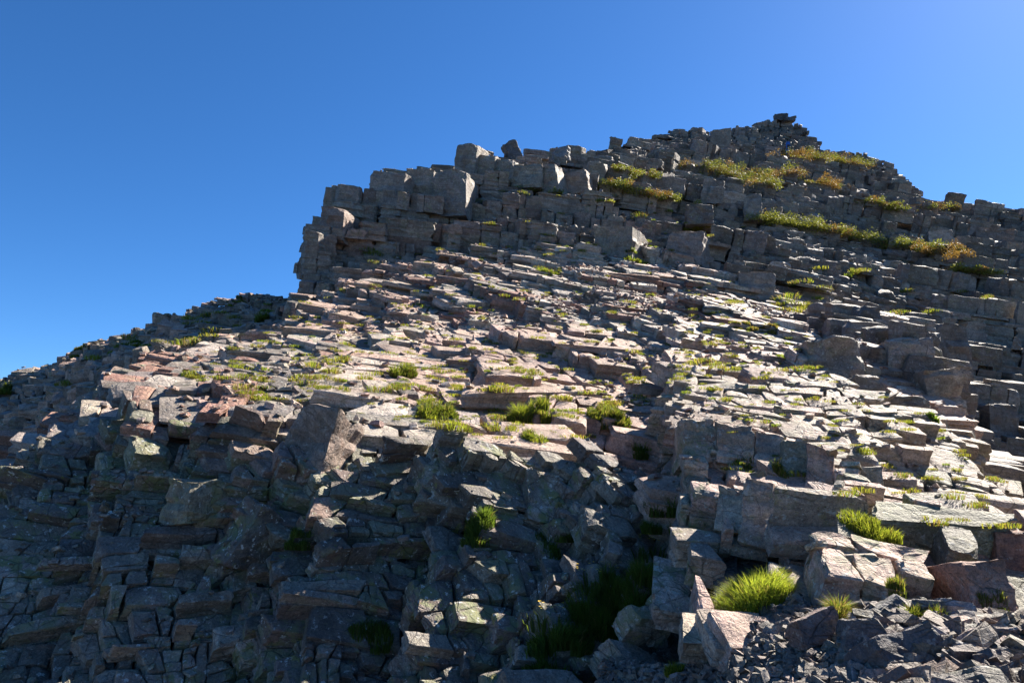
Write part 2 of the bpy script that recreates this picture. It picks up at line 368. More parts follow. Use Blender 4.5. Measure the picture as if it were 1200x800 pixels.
# larger single blocks that stand out in the rock: picture box (left, right, top, bottom), depth in metres, yaw, pitch, roll
def rot(yaw, pitch, roll):
    return np.array((Matrix.Rotation(R(yaw), 3, 'Z') @ Matrix.Rotation(R(pitch), 3, 'X') @ Matrix.Rotation(R(roll), 3, 'Y')))
HL = 10
def box_at(l, r, t, b, depth, yaw, pitch, roll, Y=None, chip=.5, bvh=None, rng=RNG, taper=.06):
    pm = (l + r) / 2
    if Y is None:
        hit = (bvh or SURF).ray_cast(Vector((0, 0, 0)), ray_of(pm, b), 500)[0]
        base = np.array(hit) if hit is not None else unproj(pm, b, 45)
    else: base = unproj(pm, b, Y)
    d = base[1] * CP + base[2] * SP
    w = (r - l) / F * d; h = (b - t) / F * d / math.cos(R(12))
    k = rng.uniform(-taper, taper, (8, 3)) * np.array((w, depth, h))
    C = np.array([(x * w / 2, y, z) for z in (-.25 * h, h) for x, y in ((-1, 0), (1, 0), (1, depth), (-1, depth))]) + k
    V = shape_blocks(C[None], np.eye(3), HL, chip, rng, .005)[0]
    return V @ rot(yaw, pitch, roll).T + base, base
HERO = {
 4: [(428,470,199,242,2.5,-14,0,8),(472,508,196,236,2.6,-10,0,3),(503,546,195,242,2.8,-12,0,2),(530,557,167,202,2.2,-18,0,4),(552,577,178,205,2.2,-22,0,10),(574,601,184,208,2,-20,0,8),
     (600,634,190,214,2,-15,0,5),(624,656,193,222,2.2,-25,0,-8),(654,690,199,223,2.2,-20,0,-6),(372,402,241,272,3,-8,0,4),
     (694,742,262,300,3,-30,0,4)],
 5: [(778,822,270,302,2.5,-25,0,6),(866,908,318,343,2.5,-12,0,4),(872,892,226,252,2,-20,0,2),(806,836,238,258,2,-10,0,2),(1090,1116,270,292,2,-15,0,2),(1150,1190,268,300,2.4,-5,0,1),
     (748,776,200,218,2,-10,0,2),(690,716,182,196,2,-18,0,5)],
 6: [(813,830,158,182,2,-10,0,-4),(832,856,150,176,3,-12,0,3)],
 8: [(949,1012,394,446,1.6,-14,0,2),(1016,1056,382,432,1.6,-20,4,2),(1046,1094,396,452,1.8,-16,2,2),(1078,1108,406,452,1.4,-12,0,1),(1094,1134,432,494,1.6,-10,0,-4),(1004,1036,440,470,1.2,-10,0,0),(1030,1086,462,494,1.4,-12,0,3),
     (1164,1200,472,520,3,-4,0,0),(1102,1140,380,430,3,-4,0,0),(1128,1166,512,540,1.0,-10,0,3)],
 7: [(800,842,486,530,.9,-6,-14,2),(842,884,492,534,.9,-10,-14,4),(884,918,502,540,.8,-14,-14,5),(916,948,512,556,.8,-18,-12,6),(946,978,522,566,.8,-22,-10,6),(980,1010,548,602,.7,-25,-4,2),(1008,1034,546,596,.7,-28,-4,3),
     (838,870,566,612,.9,-24,-24,4),(866,906,556,622,1.0,-24,-24,4),(902,938,566,608,.9,-26,-22,4),(990,1038,626,650,.7,-8,-4,2),(984,1040,650,678,.7,-4,0,0),(1135,1168,622,652,.6,-6,-4,2),(1138,1192,656,702,.7,0,-16,2),(1172,1210,624,664,.6,-12,-6,3)],
 1: [(318,388,482,548,1.0,-24,-10,6),(182,226,562,602,.8,-30,-6,4),(240,286,580,640,.9,-34,-30,10),(486,590,512,580,1.0,10,-34,10),(616,660,548,598,.8,14,-18,6)],
}
hr = np.random.default_rng(99)
for z, L in HERO.items():
    for l, r, t, b, dep, yw, pt, rl in L:
        V, base = box_at(l, r, t, b, dep, yw, pt, rl, rng=hr)
        pool_add(V[None], HL, z, hr, ZAX[z][2], [RED] if z == 7 and l > 1130 else PALS[z], .05 if l > 1130 else LICH[z])
print('blocks', sum(len(p['V']) for p in POOL), round(time.time() - T0, 1))

# ------------------------------------------------------------------ materials
def mat(name):
    m = bpy.data.materials.new(name); m.use_nodes = True; nt = m.node_tree
    return m, nt, nt.nodes['Principled BSDF'], nt.nodes['Material Output']
def nd(nt, typ, **kw):
    n = nt.nodes.new(typ)
    for k, v in kw.items():
        if k.startswith('i_'):
            key = k[2:]; n.inputs[int(key) if key.isdigit() else key.replace('_', ' ')].default_value = v
        else: setattr(n, k, v)
    return n
def ramp(nt, src, p0, p1, c0=0, c1=1):
    n = nt.nodes.new('ShaderNodeMapRange'); n.inputs[1].default_value = p0; n.inputs[2].default_value = p1; n.inputs[3].default_value = c0; n.inputs[4].default_value = c1
    nt.links.new(src, n.inputs[0]); return n.outputs[0]
def mth(nt, op, a, b):
    n = nt.nodes.new('ShaderNodeMath'); n.operation = op
    for i, x in ((0, a), (1, b)):
        if isinstance(x, (int, float)): n.inputs[i].default_value = x
        else: nt.links.new(x, n.inputs[i])
    return n.outputs[0]
def mixc(nt, fac, a, b, mode='MIX'):
    n = nt.nodes.new('ShaderNodeMix'); n.data_type = 'RGBA'; n.blend_type = mode
    for sock, x in ((n.inputs[0], fac), (n.inputs[6], a), (n.inputs[7], b)):
        if isinstance(x, (int, float)): sock.default_value = x
        elif isinstance(x, tuple): sock.default_value = (*x, 1) if len(x) == 3 else x
        else: nt.links.new(x, sock)
    return n.outputs[2]
def noise(nt, vec, scale, detail=5, rough=.55, dist=0):
    n = nd(nt, 'ShaderNodeTexNoise'); n.inputs['Scale'].default_value = scale; n.inputs['Detail'].default_value = detail
    n.inputs['Roughness'].default_value = rough; n.inputs['Distortion'].default_value = dist
    nt.links.new(vec, n.inputs['Vector']); return n.outputs['Fac']
def gray(nt, v):
    n = nt.nodes.new('ShaderNodeCombineColor')
    for i in range(3): nt.links.new(v, n.inputs[i])
    return n.outputs[0]
def bump(nt, h, strength, dist, prev=None):
    n = nt.nodes.new('ShaderNodeBump'); n.inputs['Strength'].default_value = strength; n.inputs['Distance'].default_value = dist
    nt.links.new(h, n.inputs['Height'])
    if prev is not None: nt.links.new(prev, n.inputs['Normal'])
    return n.outputs[0]
def rock_material():
    m, nt, bs, out = mat('jointed_sandstone')
    geo = nd(nt, 'ShaderNodeNewGeometry'); pos = geo.outputs['Position']
    col = nd(nt, 'ShaderNodeAttribute', attribute_name='col').outputs['Color']
    lich = nd(nt, 'ShaderNodeAttribute', attribute_name='lich').outputs['Fac']
    bed = nd(nt, 'ShaderNodeAttribute', attribute_name='bed').outputs['Fac']
    sep = nd(nt, 'ShaderNodeSeparateXYZ'); nt.links.new(pos, sep.inputs[0])
    lam = nd(nt, 'ShaderNodeCombineXYZ')
    nt.links.new(mth(nt, 'MULTIPLY', sep.outputs[0], .7), lam.inputs[0]); nt.links.new(mth(nt, 'MULTIPLY', sep.outputs[1], .7), lam.inputs[1]); nt.links.new(mth(nt, 'MULTIPLY', bed, 11.0), lam.inputs[2])
    n_lam = noise(nt, lam.outputs[0], 1.0, 4, .6)
    n_big = noise(nt, pos, .9, 3, .6); n_mid = noise(nt, pos, 4.5, 4, .6); n_fine = noise(nt, pos, 24, 4, .7); n_x = noise(nt, pos, 75, 3, .7)
    v = mth(nt, 'MULTIPLY', ramp(nt, n_big, .27, .73, .5, 1.45), ramp(nt, n_mid, .25, .75, .7, 1.3))
    v = mth(nt, 'MULTIPLY', v, ramp(nt, n_fine, .28, .72, .5, 1.5))
    v = mth(nt, 'MULTIPLY', v, ramp(nt, n_lam, .3, .7, .78, 1.22)); v = mth(nt, 'MULTIPLY', v, ramp(nt, n_x, .28, .72, .62, 1.38))
    c = mixc(nt, 1.0, col, gray(nt, v), 'MULTIPLY')
    # iron stain, lichens
    st = ramp(nt, noise(nt, pos, 1.7, 3, .6), .56, .70, 0, .5)
    c = mixc(nt, st, c, (.22, .125, .085))
    l1 = mth(nt, 'MULTIPLY', mth(nt, 'MULTIPLY', ramp(nt, noise(nt, pos, 3.2, 4, .68), .48, .56), ramp(nt, n_big, .40, .58)), ramp(nt, lich, 0, .6))
    c = mixc(nt, l1, c, (.18, .19, .09))
    l2 = mth(nt, 'MULTIPLY', ramp(nt, noise(nt, pos, 9.5, 3, .7), .60, .645), ramp(nt, lich, 0, .7, .25, 1.0))
    c = mixc(nt, l2, c, (.46, .46, .41))
    l3 = mth(nt, 'MULTIPLY', ramp(nt, noise(nt, pos, 6.0, 3, .7), .60, .66), mth(nt, 'MULTIPLY', lich, .9))
    c = mixc(nt, l3, c, (.23, .22, .05))
    d3 = ramp(nt, noise(nt, pos, 12.0, 4, .75), .60, .70, 0, .75)
    c = mixc(nt, d3, c, (.028, .028, .03))
    # hair cracks
    wv = nd(nt, 'ShaderNodeVectorMath', operation='ADD'); nt.links.new(pos, wv.inputs[0])
    nv = nd(nt, 'ShaderNodeTexNoise'); nv.inputs['Scale'].default_value = 1.6; nv.inputs['Detail'].default_value = 2; nt.links.new(pos, nv.inputs['Vector'])
    sc = nd(nt, 'ShaderNodeVectorMath', operation='SCALE'); nt.links.new(nv.outputs['Color'], sc.inputs[0]); sc.inputs['Scale'].default_value = .35; nt.links.new(sc.outputs[0], wv.inputs[1])
    vo = nd(nt, 'ShaderNodeTexVoronoi', feature='DISTANCE_TO_EDGE'); vo.inputs['Scale'].default_value = 1.5; nt.links.new(wv.outputs[0], vo.inputs['Vector'])
    cr = mth(nt, 'MULTIPLY', ramp(nt, vo.outputs['Distance'], .0, .022, 1, 0), ramp(nt, n_big, .47, .56))
    la2 = nd(nt, 'ShaderNodeCombineXYZ')
    s2 = nd(nt, 'ShaderNodeSeparateXYZ'); nt.links.new(wv.outputs[0], s2.inputs[0])
    nt.links.new(mth(nt, 'MULTIPLY', s2.outputs[0], 2.1), la2.inputs[0]); nt.links.new(mth(nt, 'MULTIPLY', s2.outputs[1], 2.1), la2.inputs[1])
    nt.links.new(mth(nt, 'MULTIPLY', mth(nt, 'ADD', bed, mth(nt, 'MULTIPLY', n_mid, .04)), 5.5), la2.inputs[2])
    vo2 = nd(nt, 'ShaderNodeTexVoronoi', feature='DISTANCE_TO_EDGE'); vo2.inputs['Scale'].default_value = 1.0; nt.links.new(la2.outputs[0], vo2.inputs['Vector'])
    cr2 = mth(nt, 'MULTIPLY', ramp(nt, vo2.outputs['Distance'], .0, .02, 1, 0), ramp(nt, n_big, .40, .52))
    cr = mth(nt, 'MAXIMUM', cr, cr2)
    c = mixc(nt, mth(nt, 'MULTIPLY', cr, .5), c, (.02, .018, .018))
    nt.links.new(c, bs.inputs['Base Color'])
    bs.inputs['Roughness'].default_value = .72; bs.inputs['Specular IOR Level'].default_value = .35
    h = mth(nt, 'ADD', mth(nt, 'MULTIPLY', n_mid, .085), mth(nt, 'MULTIPLY', n_lam, .042))
    h = mth(nt, 'ADD', h, mth(nt, 'MULTIPLY', n_fine, .030)); h = mth(nt, 'ADD', h, mth(nt, 'MULTIPLY', n_x, .009)); h = mth(nt, 'SUBTRACT', h, mth(nt, 'MULTIPLY', cr, .014))
    b = bump(nt, h, .9, 1.0)
    nt.links.new(b, bs.inputs['Normal'])
    return m
M_ROCK = rock_material()
def soil_material(name, a, b_, c_):
    m, nt, bs, out = mat(name)
    pos = nd(nt, 'ShaderNodeNewGeometry').outputs['Position']
    vo = nd(nt, 'ShaderNodeTexVoronoi'); vo.inputs['Scale'].default_value = 16; nt.links.new(pos, vo.inputs['Vector'])
    n1 = noise(nt, pos, 1.3, 6, .6); n2 = noise(nt, pos, 18, 6, .6)
    c = mixc(nt, ramp(nt, n1, .4, .6), a, b_); c = mixc(nt, ramp(nt, n2, .5, .65), c, c_)
    nt.links.new(c, bs.inputs['Base Color']); bs.inputs['Roughness'].default_value = .9
    b = bump(nt, vo.outputs['Distance'], .8, .04); b = bump(nt, n2, .6, .03, b); nt.links.new(b, bs.inputs['Normal'])
    return m
M_SOIL = soil_material('stony_soil', (.07, .058, .048), (.10, .088, .078), (.15, .14, .13))
M_VALLEY = soil_material('dark_valley', (.022, .03, .014), (.03, .04, .018), (.035, .04, .02))  # dark cover made up for the unseen valley to cut bounced light
def leaf_material(name, trans=.45, rough=.55):
    m, nt, bs, out = mat(name)
    col = nd(nt, 'ShaderNodeAttribute', attribute_name='col').outputs['Color']
    nt.links.new(col, bs.inputs['Base Color']); bs.inputs['Roughness'].default_value = rough; bs.inputs['Specular IOR Level'].default_value = .3
    tr = nd(nt, 'ShaderNodeBsdfTranslucent'); nt.links.new(mixc(nt, 1.0, col, (1.5, 1.5, .9), 'MULTIPLY'), tr.inputs[0])
    mx = nd(nt, 'ShaderNodeMixShader'); mx.inputs[0].default_value = trans
    nt.links.new(bs.outputs[0], mx.inputs[1]); nt.links.new(tr.outputs[0], mx.inputs[2]); nt.links.new(mx.outputs[0], out.inputs[0])
    return m
M_GRASS = leaf_material('grass_blades', .62); M_LEAF = leaf_material('shrub_needles', .3)
def plain(name, c, rough=.7):
    m, nt, bs, out = mat(name)
    pos = nd(nt, 'ShaderNodeNewGeometry').outputs['Position']
    n = noise(nt, pos, 30, 4); nt.links.new(mixc(nt, 1.0, c, gray(nt, ramp(nt, n, .3, .7, .8, 1.2)), 'MULTIPLY'), bs.inputs['Base Color']); bs.inputs['Roughness'].default_value = rough
    return m

# ------------------------------------------------------------------ meshes and objects
def mesh_data(name, V, polys, material, col=None, extra=None):
    me = bpy.data.meshes.new(name)
    V = np.ascontiguousarray(V, np.float32)
    me.vertices.add(len(V)); me.vertices.foreach_set('co', V.ravel())
    nl = sum(P.size for P in polys); npoly = sum(len(P) for P in polys)
    me.loops.add(nl); me.loops.foreach_set('vertex_index', np.concatenate([P.ravel() for P in polys]).astype(np.int32))
    st = []; o = 0
    for P in polys:
        st.append(o + np.arange(len(P)) * P.shape[1]); o += P.size
    me.polygons.add(npoly); me.polygons.foreach_set('loop_start', np.concatenate(st).astype(np.int32))
    me.polygons.foreach_set('use_smooth', np.zeros(npoly, bool))
    if col is not None:
        at = me.attributes.new('col', 'FLOAT_COLOR', 'POINT'); at.data.foreach_set('color', np.c_[col, np.ones(len(col))].astype(np.float32).ravel())
    for k, v in (extra or {}).items():
        at = me.attributes.new(k, 'FLOAT', 'POINT'); at.data.foreach_set('value', np.asarray(v, np.float32))
    me.update(); me.materials.append(material)
    return me
def link(name, data, parent=None, loc=None):
    o = bpy.data.objects.new(name, data); COL.objects.link(o)
    if loc is not None: o.location = loc
    if parent is not None: o.parent = parent
    return o
def tag(o, label=None, cat=None, group=None, kind=None):
    for k, v in (('label', label), ('category', cat), ('group', group), ('kind', kind)):
        if v: o[k] = v
    return o

# solid ground under the blocks, one sheet per part of the mountain
gx = np.gradient(G, axis=0); gy = np.gradient(G, axis=1); nn = np.cross(gx, gy); nn /= np.linalg.norm(nn, axis=2, keepdims=True) + 1e-9
nn *= np.sign(nn[..., 2:3] + 1e-9)
cc_, tt_ = np.meshgrid(cols, tt, indexing='ij')
zv = zone_of(cc_.ravel(), tt_.ravel()).reshape(cc_.shape)
offs = np.array([.06, .75, .65, .6, 1.0, 1.0, .8, .5, 1.0, .05])[zv]
gpx, gpy, gpd = project(G)
offs[(gpx > 830) & (gpx < 935) & (gpy > 650) & (gpy < 750)] = .12
for _ in range(4):
    offs[1:-1, 1:-1] = (offs[1:-1, 1:-1] * 2 + offs[2:, 1:-1] + offs[:-2, 1:-1] + offs[1:-1, 2:] + offs[1:-1, :-2]) / 6
core = (G - nn * offs[..., None]).reshape(-1, 3)
# which blocks can be seen, from the camera and a few steps to either side
allV = []; allF = []; owner = []; off = 0; bid = 0; BLK = []
for pi, p in enumerate(POOL):
    tv, tq, _ = TPL[p['ln']]; n = len(p['V'])
    allV.append(p['V'].reshape(-1, 3)); allF.append((tq[None] + (np.arange(n) * len(tv))[:, None, None]).reshape(-1, 4) + off)
    owner.append(np.repeat(np.arange(bid, bid + n), len(tq))); off += n * len(tv); bid += n
    BLK += [(pi, j) for j in range(n)]
allV = np.concatenate(allV); allF = np.concatenate(allF); owner = np.concatenate(owner)
BV = BVHTree.FromPolygons(allV.tolist(), allF.tolist())
print('bvh', round(time.time() - T0, 1))
FL = []
fr = np.random.default_rng(77)
CORE = BVHTree.FromPolygons(core.tolist(), quads)
for px in np.arange(3, 1200, 7.0):
    for py in np.arange(130, 800, 7.0):
        r_ = ray_of(px, py)
        h2, n2, f2, d2 = CORE.ray_cast(Vector((0, 0, 0)), r_, 200)
        if h2 is None or fz[f2] not in ZAX: continue
        h1, n1, f1, d1 = BV.ray_cast(Vector((0, 0, 0)), r_, 200)
        if 830 < px < 935 and 650 < py < 745: continue
        if h1 is None or d2 < d1 - .02:
            z = int(fz[f2]); q = np.array(h2)
            if any(np.linalg.norm(q - f_[0]) < .55 * f_[2] for f_ in FL[-40:]): continue
            FL.append((q, z, (.4 if z in (1, 7) else .55 if z == 2 else .95) * fr.uniform(.7, 1.4)))
for z in set(f_[1] for f_ in FL):
    A = ZAX[z]; C = []
    for q, _, sz in [f_ for f_ in FL if f_[1] == z]:
        c = A @ q; sx, sy, st = sz * fr.uniform(.8, 1.3), sz * fr.uniform(.7, 1.2), sz * fr.uniform(.25, .5)
        t = fr.normal() * .15; M2 = np.array(((math.cos(t), math.sin(t)), (-math.sin(t), math.cos(t))))
        b4 = np.array(((-sx, -sy), (sx, -sy), (sx, sy), (-sx, sy))) * .5 @ M2 + fr.normal(size=(4, 2)) * .06 * sz
        up = fr.uniform(.1, .35) * sz
        C.append(np.concatenate([np.c_[b4 + c[:2], np.full(4, c[2] - st)], np.c_[b4 * .94 + c[:2], c[2] + up + fr.normal(size=4) * .05 * sz]]))
    C = np.array(C); V = shape_blocks(C, A, 4, 1.0, fr, .02)
    pool_add(V, 4, z, fr, A[2], PALS[z], LICH[z], C, A, 1.0)
print('filler', len(FL))
def pack():
    global allV, allF, owner, bid, BLK, BV
    allV = []; allF = []; owner = []; off = 0; bid = 0; BLK = []
    for pi, p in enumerate(POOL):
        tv, tq, _ = TPL[p['ln']]; n = len(p['V'])
        allV.append(p['V'].reshape(-1, 3)); allF.append((tq[None] + (np.arange(n) * len(tv))[:, None, None]).reshape(-1, 4) + off)
        owner.append(np.repeat(np.arange(bid, bid + n), len(tq))); off += n * len(tv); bid += n
        BLK += [(pi, j) for j in range(n)]
    allV = np.concatenate(allV); allF = np.concatenate(allF); owner = np.concatenate(owner)
    BV = BVHTree.FromPolygons(allV.tolist(), allF.tolist())
pack()
cnt = np.zeros(bid, int); side = np.zeros(bid, int)
for px in np.arange(2, 1200, 3.0):
    for py in np.arange(120, 800, 3.0):
        fi = BV.ray_cast(Vector((0, 0, 0)), ray_of(px, py), 200)[2]
        if fi is not None: cnt[owner[fi]] += 1
for ox, oz in ((-4, .3), (4, .3), (0, 2.5)):
    for px in np.arange(-130, 1330, 6.0):
        for py in np.arange(110, 860, 6.0):
            fi = BV.ray_cast(Vector((ox, 0, oz)), ray_of(px, py), 200)[2]
            if fi is not None: side[owner[fi]] += 1
print('seen', int((cnt > 0).sum()), int((cnt + side > 0).sum()), round(time.time() - T0, 1))

br = np.random.default_rng(3)
def fine(b):
    pi, j = BLK[b]; p = POOL[pi]
    if p['C8'] is None or cnt[b] < 14: return p['V'][j], p['ln'], p['bed'][j]
    ln = 10 if p['zone'][0] in (1, 7) and cnt[b] > 36 else 7
    V = shape_blocks(p['C8'][j:j + 1], p['A'], ln, p['chip'], br, .006 if ln == 7 else .005)[0]
    return V, ln, V @ p['bedn']
def block_mesh(name, ids):
    Vs, Fs, Cs, Ls, Bs = [], [], [], [], []; o = 0
    for b in ids:
        pi, j = BLK[b]; p = POOL[pi]; bv, bl, bb = fine(b); tv, tq, _ = TPL[bl]
        Vs.append(bv); Fs.append(tq + o); o += len(tv)
        Cs.append(np.repeat(p['col'][j:j + 1], len(tv), 0)); Ls.append(np.full(len(tv), p['lich'][j])); Bs.append(bb)
    V = np.concatenate(Vs); c0 = V.mean(0) if len(ids) == 1 else np.zeros(3)
    return mesh_data(name, V - c0, [np.concatenate(Fs)], M_ROCK, np.concatenate(Cs), {'lich': np.concatenate(Ls), 'bed': np.concatenate(Bs)}), c0

SLAB = {0: 'dark scree of broken rock fragments at the foot of the spur', 1: 'shaded lower cliff of lichened grey blocks below the sunlit slabs', 2: 'sunlit slope of stepped pinkish rock slabs in the middle',
        3: 'shaded stony shoulder on the left skyline', 4: 'upper buttress of thick grey beds above the slabs', 5: 'dark terraced crags with green ledges on the right',
        6: 'dark broken summit crag against the sky', 7: 'sunlit spur of pale jointed slabs in the right foreground', 8: 'dark rock wall and blocks beyond the spur', 9: 'stony ground in front of the mountain'}
ROOT = {}
for z in range(10):
    f = QA[fz == z]
    u, inv = np.unique(f, return_inverse=True)
    o = link(ZN[z], mesh_data(ZN[z], core[u], [inv.reshape(-1, 4)], M_SOIL)); tag(o, SLAB[z], kind='structure'); ROOT[z] = o
zall = np.concatenate([p['zone'] for p in POOL])
for z in range(1, 9):
    ids = np.where((zall == z) & (cnt + side > 0))[0]
    ids = ids[np.argsort(-cnt[ids], kind='stable')]
    own = [b for b in ids[:300] if cnt[b] > 2]; rest = ids[len(own):]
    for b in own:
        me, c0 = block_mesh('block', [b]); link('block', me, ROOT[z], c0)
    if len(rest):
        me, _ = block_mesh('small_blocks', rest); tag(link('small_blocks', me, ROOT[z]), kind='stuff')
    print('  ', ZN[z], len(own), len(rest))
far = link('valley_ground', mesh_data('valley_ground', np.array([(math.cos(a) * 6000, math.sin(a) * 6000, -14) for a in np.linspace(0, 2 * math.pi, 48, endpoint=False)] + [(0, 0, -14)]),
      [np.array([(i, (i + 1) % 48, 48) for i in range(48)])], M_VALLEY)); tag(far, 'unseen valley floor far below the mountain, darkened to cut bounced light', kind='structure')
print('rock objects', round(time.time() - T0, 1))

# ------------------------------------------------------------------ loose stones, scree and boulders
def hit_at(px, py):
    h, n, fi, d = BV.ray_cast(Vector((0, 0, 0)), ray_of(px, py), 300)
    h2, n2, f2, d2 = CORE.ray_cast(Vector((0, 0, 0)), ray_of(px, py), 300)
    if h is None or (h2 is not None and d2 < d): return h2, n2
    return h, n
def drop(x, y):
    h, n, fi, d = BV.ray_cast(Vector((x, y, 90)), Vector((0, 0, -1)), 300)
    h2, n2, f2, d2 = CORE.ray_cast(Vector((x, y, 90)), Vector((0, 0, -1)), 300)
    if h is None: return (h2, n2, f2, True) if h2 is not None else (None, None, None, False)
    if h2 is not None and h2.z > h.z: return h2, n2, f2, True
    return h, n, fi, False
def stones(P, size, rng, ln=3, flat=.5, tumble=.5):
    n = len(P)
    sx = size * rng.uniform(.7, 1.3, n); sy = size * rng.uniform(.6, 1.1, n); sz = size * rng.uniform(.25, .8, n) * flat * 1.4
    sg = np.array([(-1, -1, -1), (1, -1, -1), (1, 1, -1), (-1, 1, -1), (-1, -1, 1), (1, -1, 1), (1, 1, 1), (-1, 1, 1)]) * .5
    C = sg[None] * np.stack([sx, sy, sz], -1)[:, None] * rng.uniform(.65, 1.15, (n, 8, 3))
    V = shape_blocks(C, np.eye(3), ln, .9, rng, .02)
    a = rng.uniform(0, 6.283, n); b = rng.normal(size=n) * tumble; c = rng.normal(size=n) * tumble
    out = np.empty_like(V)
    for i in range(n):
        M = np.array(Matrix.Rotation(a[i], 3, 'Z') @ Matrix.Rotation(b[i], 3, 'X') @ Matrix.Rotation(c[i], 3, 'Y'))
        out[i] = V[i] @ M.T
    return out + P[:, None]
def stone_mesh(name, V, ln, col, lich):
    tv, tq, _ = TPL[ln]; n = len(V)
    c0 = V.reshape(-1, 3).mean(0) if n == 1 else np.zeros(3)
    Fq = (tq[None] + (np.arange(n) * len(tv))[:, None, None]).reshape(-1, 4)
    W = V.reshape(-1, 3)
    return mesh_data(name, W - c0, [Fq], M_ROCK, np.repeat(col, len(tv), 0), {'lich': np.repeat(lich, len(tv)), 'bed': W[:, 2]}), c0
def stone_cols(n, zone, rng):
    pal = np.array(PALS[zone]); c = pal[rng.choice(4, n, p=PALW[4])]
    return c * rng.uniform(.7, 1.3, (n, 1)) * rng.uniform(.95, 1.05, (n, 3))
rs = np.random.default_rng(5)
# rubble on the ledges
XR = {2: (9000, (-18, 24), (12, 42), (.04, .24)), 7: (1300, (1.5, 9), (6, 17), (.04, .2)), 3: (1500, (-34, -6), (15, 46), (.08, .4)), 5: (1200, (6, 36), (36, 80), (.1, .5)), 4: (700, (-14, 10), (32, 60), (.08, .4)), 1: (1500, (-9, 4), (8.5, 13), (.03, .16))}
for z, (n, xr, yr, sr) in XR.items():
    P = []; S = []
    X = rs.uniform(*xr, n * 4); Yv = rs.uniform(*yr, n * 4)
    dens = fbm(np.c_[X, Yv, X * 0], .35, 71 + z, 3)
    for x, y, dd in zip(X, Yv, dens):
        if rs.random() > .12 + max(0, dd) * 1.6: continue
        h, nm, fi, is_core = drop(x, y)
        if h is None or abs(nm.z) < .55: continue
        zz = zall[owner[fi]] if not is_core else fz[fi]
        if zz != z: continue
        px, py, dp = project(np.array(h))
        if px < -40 or px > 1240 or dp < 2: continue
        P.append(h); S.append(sr[0] + (sr[1] - sr[0]) * rs.random() ** 2.2)
        if len(P) >= n: break
    P = np.array(P); S = np.array(S)
    V = stones(P + np.c_[S * 0, S * 0, S * .12], S, rs, 3, .55, .35)
    me, _ = stone_mesh('loose_stones', V, 3, stone_cols(len(P), z, rs), rs.uniform(0, LICH[z] * .6, len(P)))
    tag(link('loose_stones', me, ROOT[z]), kind='stuff')
print('rubble', round(time.time() - T0, 1))
# scree in the foreground
P = []; S = []
X = rs.uniform(.1, 5.6, 90000); Yv = rs.uniform(3.2, 9, 90000)
for x, y in zip(X, Yv):
    h, nm, fi, d = CORE.ray_cast(Vector((x, y, 20)), Vector((0, 0, -1)), 60)
    if h is None or fz[fi] not in (0, 9): continue
    px, py, dp = project(np.array(h))
    if px < 600 or px > 1250 or py > 850: continue
    big_ = np.clip((px - 960) / 120, 0, 1) * np.clip((py - 690) / 30, 0, 1)
    r = rs.random()
    sz = (.022 + .12 * r ** 3.2) * (1 - big_) + big_ * (.03 + .30 * r ** 2.6)
    if rs.random() < .4 * big_: continue
    P.append(np.array(h) + (0, 0, sz * .2 + rs.random() * .07 * big_)); S.append(sz)
    if len(P) >= 8000: break
P = np.array(P); S = np.array(S); print('scree', len(P))
V = stones(P, S, rs, 4, .42, .5); C = stone_cols(len(P), 0, rs); Lc = rs.uniform(0, .15, len(P))
px, py, dp = project(P)
vis = (px > 0) & (px < 1200) & (py < 800)
order = np.argsort(-(S / dp) * vis)
for b in order[:300]:
    me, c0 = stone_mesh('stone', V[b:b + 1], 4, C[b:b + 1], Lc[b:b + 1]); link('stone', me, ROOT[0], c0)
rest = order[300:]
me, _ = stone_mesh('small_stones', V[rest], 4, C[rest], Lc[rest]); tag(link('small_stones', me, ROOT[0]), kind='stuff')
SCR = BVHTree.FromPolygons(V.reshape(-1, 3).tolist(), (TPL[4][1][None] + (np.arange(len(V)) * len(TPL[4][0]))[:, None, None]).reshape(-1, 4).tolist())
# boulders that lie loose and can be told apart
def boulder(l, r, t, b, dep, yw, pt, rl, colr, label, Y=None, chip=1.0, name='boulder', lich=.1):
    V, base = box_at(l, r, t, b, dep, yw, pt, rl, Y=Y, chip=chip, bvh=BV if Y is None else None, rng=hr, taper=.12)
    if Y is not None and Y < 20: V = V + np.array((0, -.05, .10)); base = base + np.array((0, -.05, .10))
    tv, tq, _ = TPL[HL]; c0 = base
    me = mesh_data(name, V - c0, [tq], M_ROCK, np.repeat(np.array([colr]), len(tv), 0), {'lich': np.full(len(tv), lich), 'bed': V[:, 2]})
    return tag(link(name, me, None, c0), label, 'boulder')
def cy(px, py):
    h = CORE.ray_cast(Vector((0, 0, 0)), ray_of(px, py), 60)[0]; return h.y
boulder(1040, 1128, 748, 800, .34, 10, -38, -6, (.115, .10, .098), 'large flat brown-grey boulder low in the dark scree', cy(1080, 798))
boulder(992, 1040, 742, 776, .26, -6, -12, 2, (.12, .105, .10), 'squarish brown boulder left of the large flat scree boulder', cy(1015, 776))
boulder(936, 996, 732, 756, .22, 14, -20, -16, (.17, .12, .105), 'reddish slanting slab lying on the scree', cy(965, 756))
boulder(838, 878, 752, 776, .2, -10, -24, 4, (.17, .165, .16), 'pale grey boulder in the fine scree below the big grass tussock', cy(858, 776))
boulder(1124, 1160, 772, 792, .14, 20, -10, 26, (.21, .20, .195), 'pale elongated stone beside the large flat boulder', cy(1140, 794))
boulder(1166, 1184, 732, 748, .12, 10, -14, 0, (.26, .21, .17), 'small tan squared stone on the scree at the right', cy(1175, 750))
boulder(1096, 1138, 712, 742, .22, -20, -28, 8, (.14, .135, .14), 'blue-grey tilted rock at the top of the scree', cy(1115, 742))
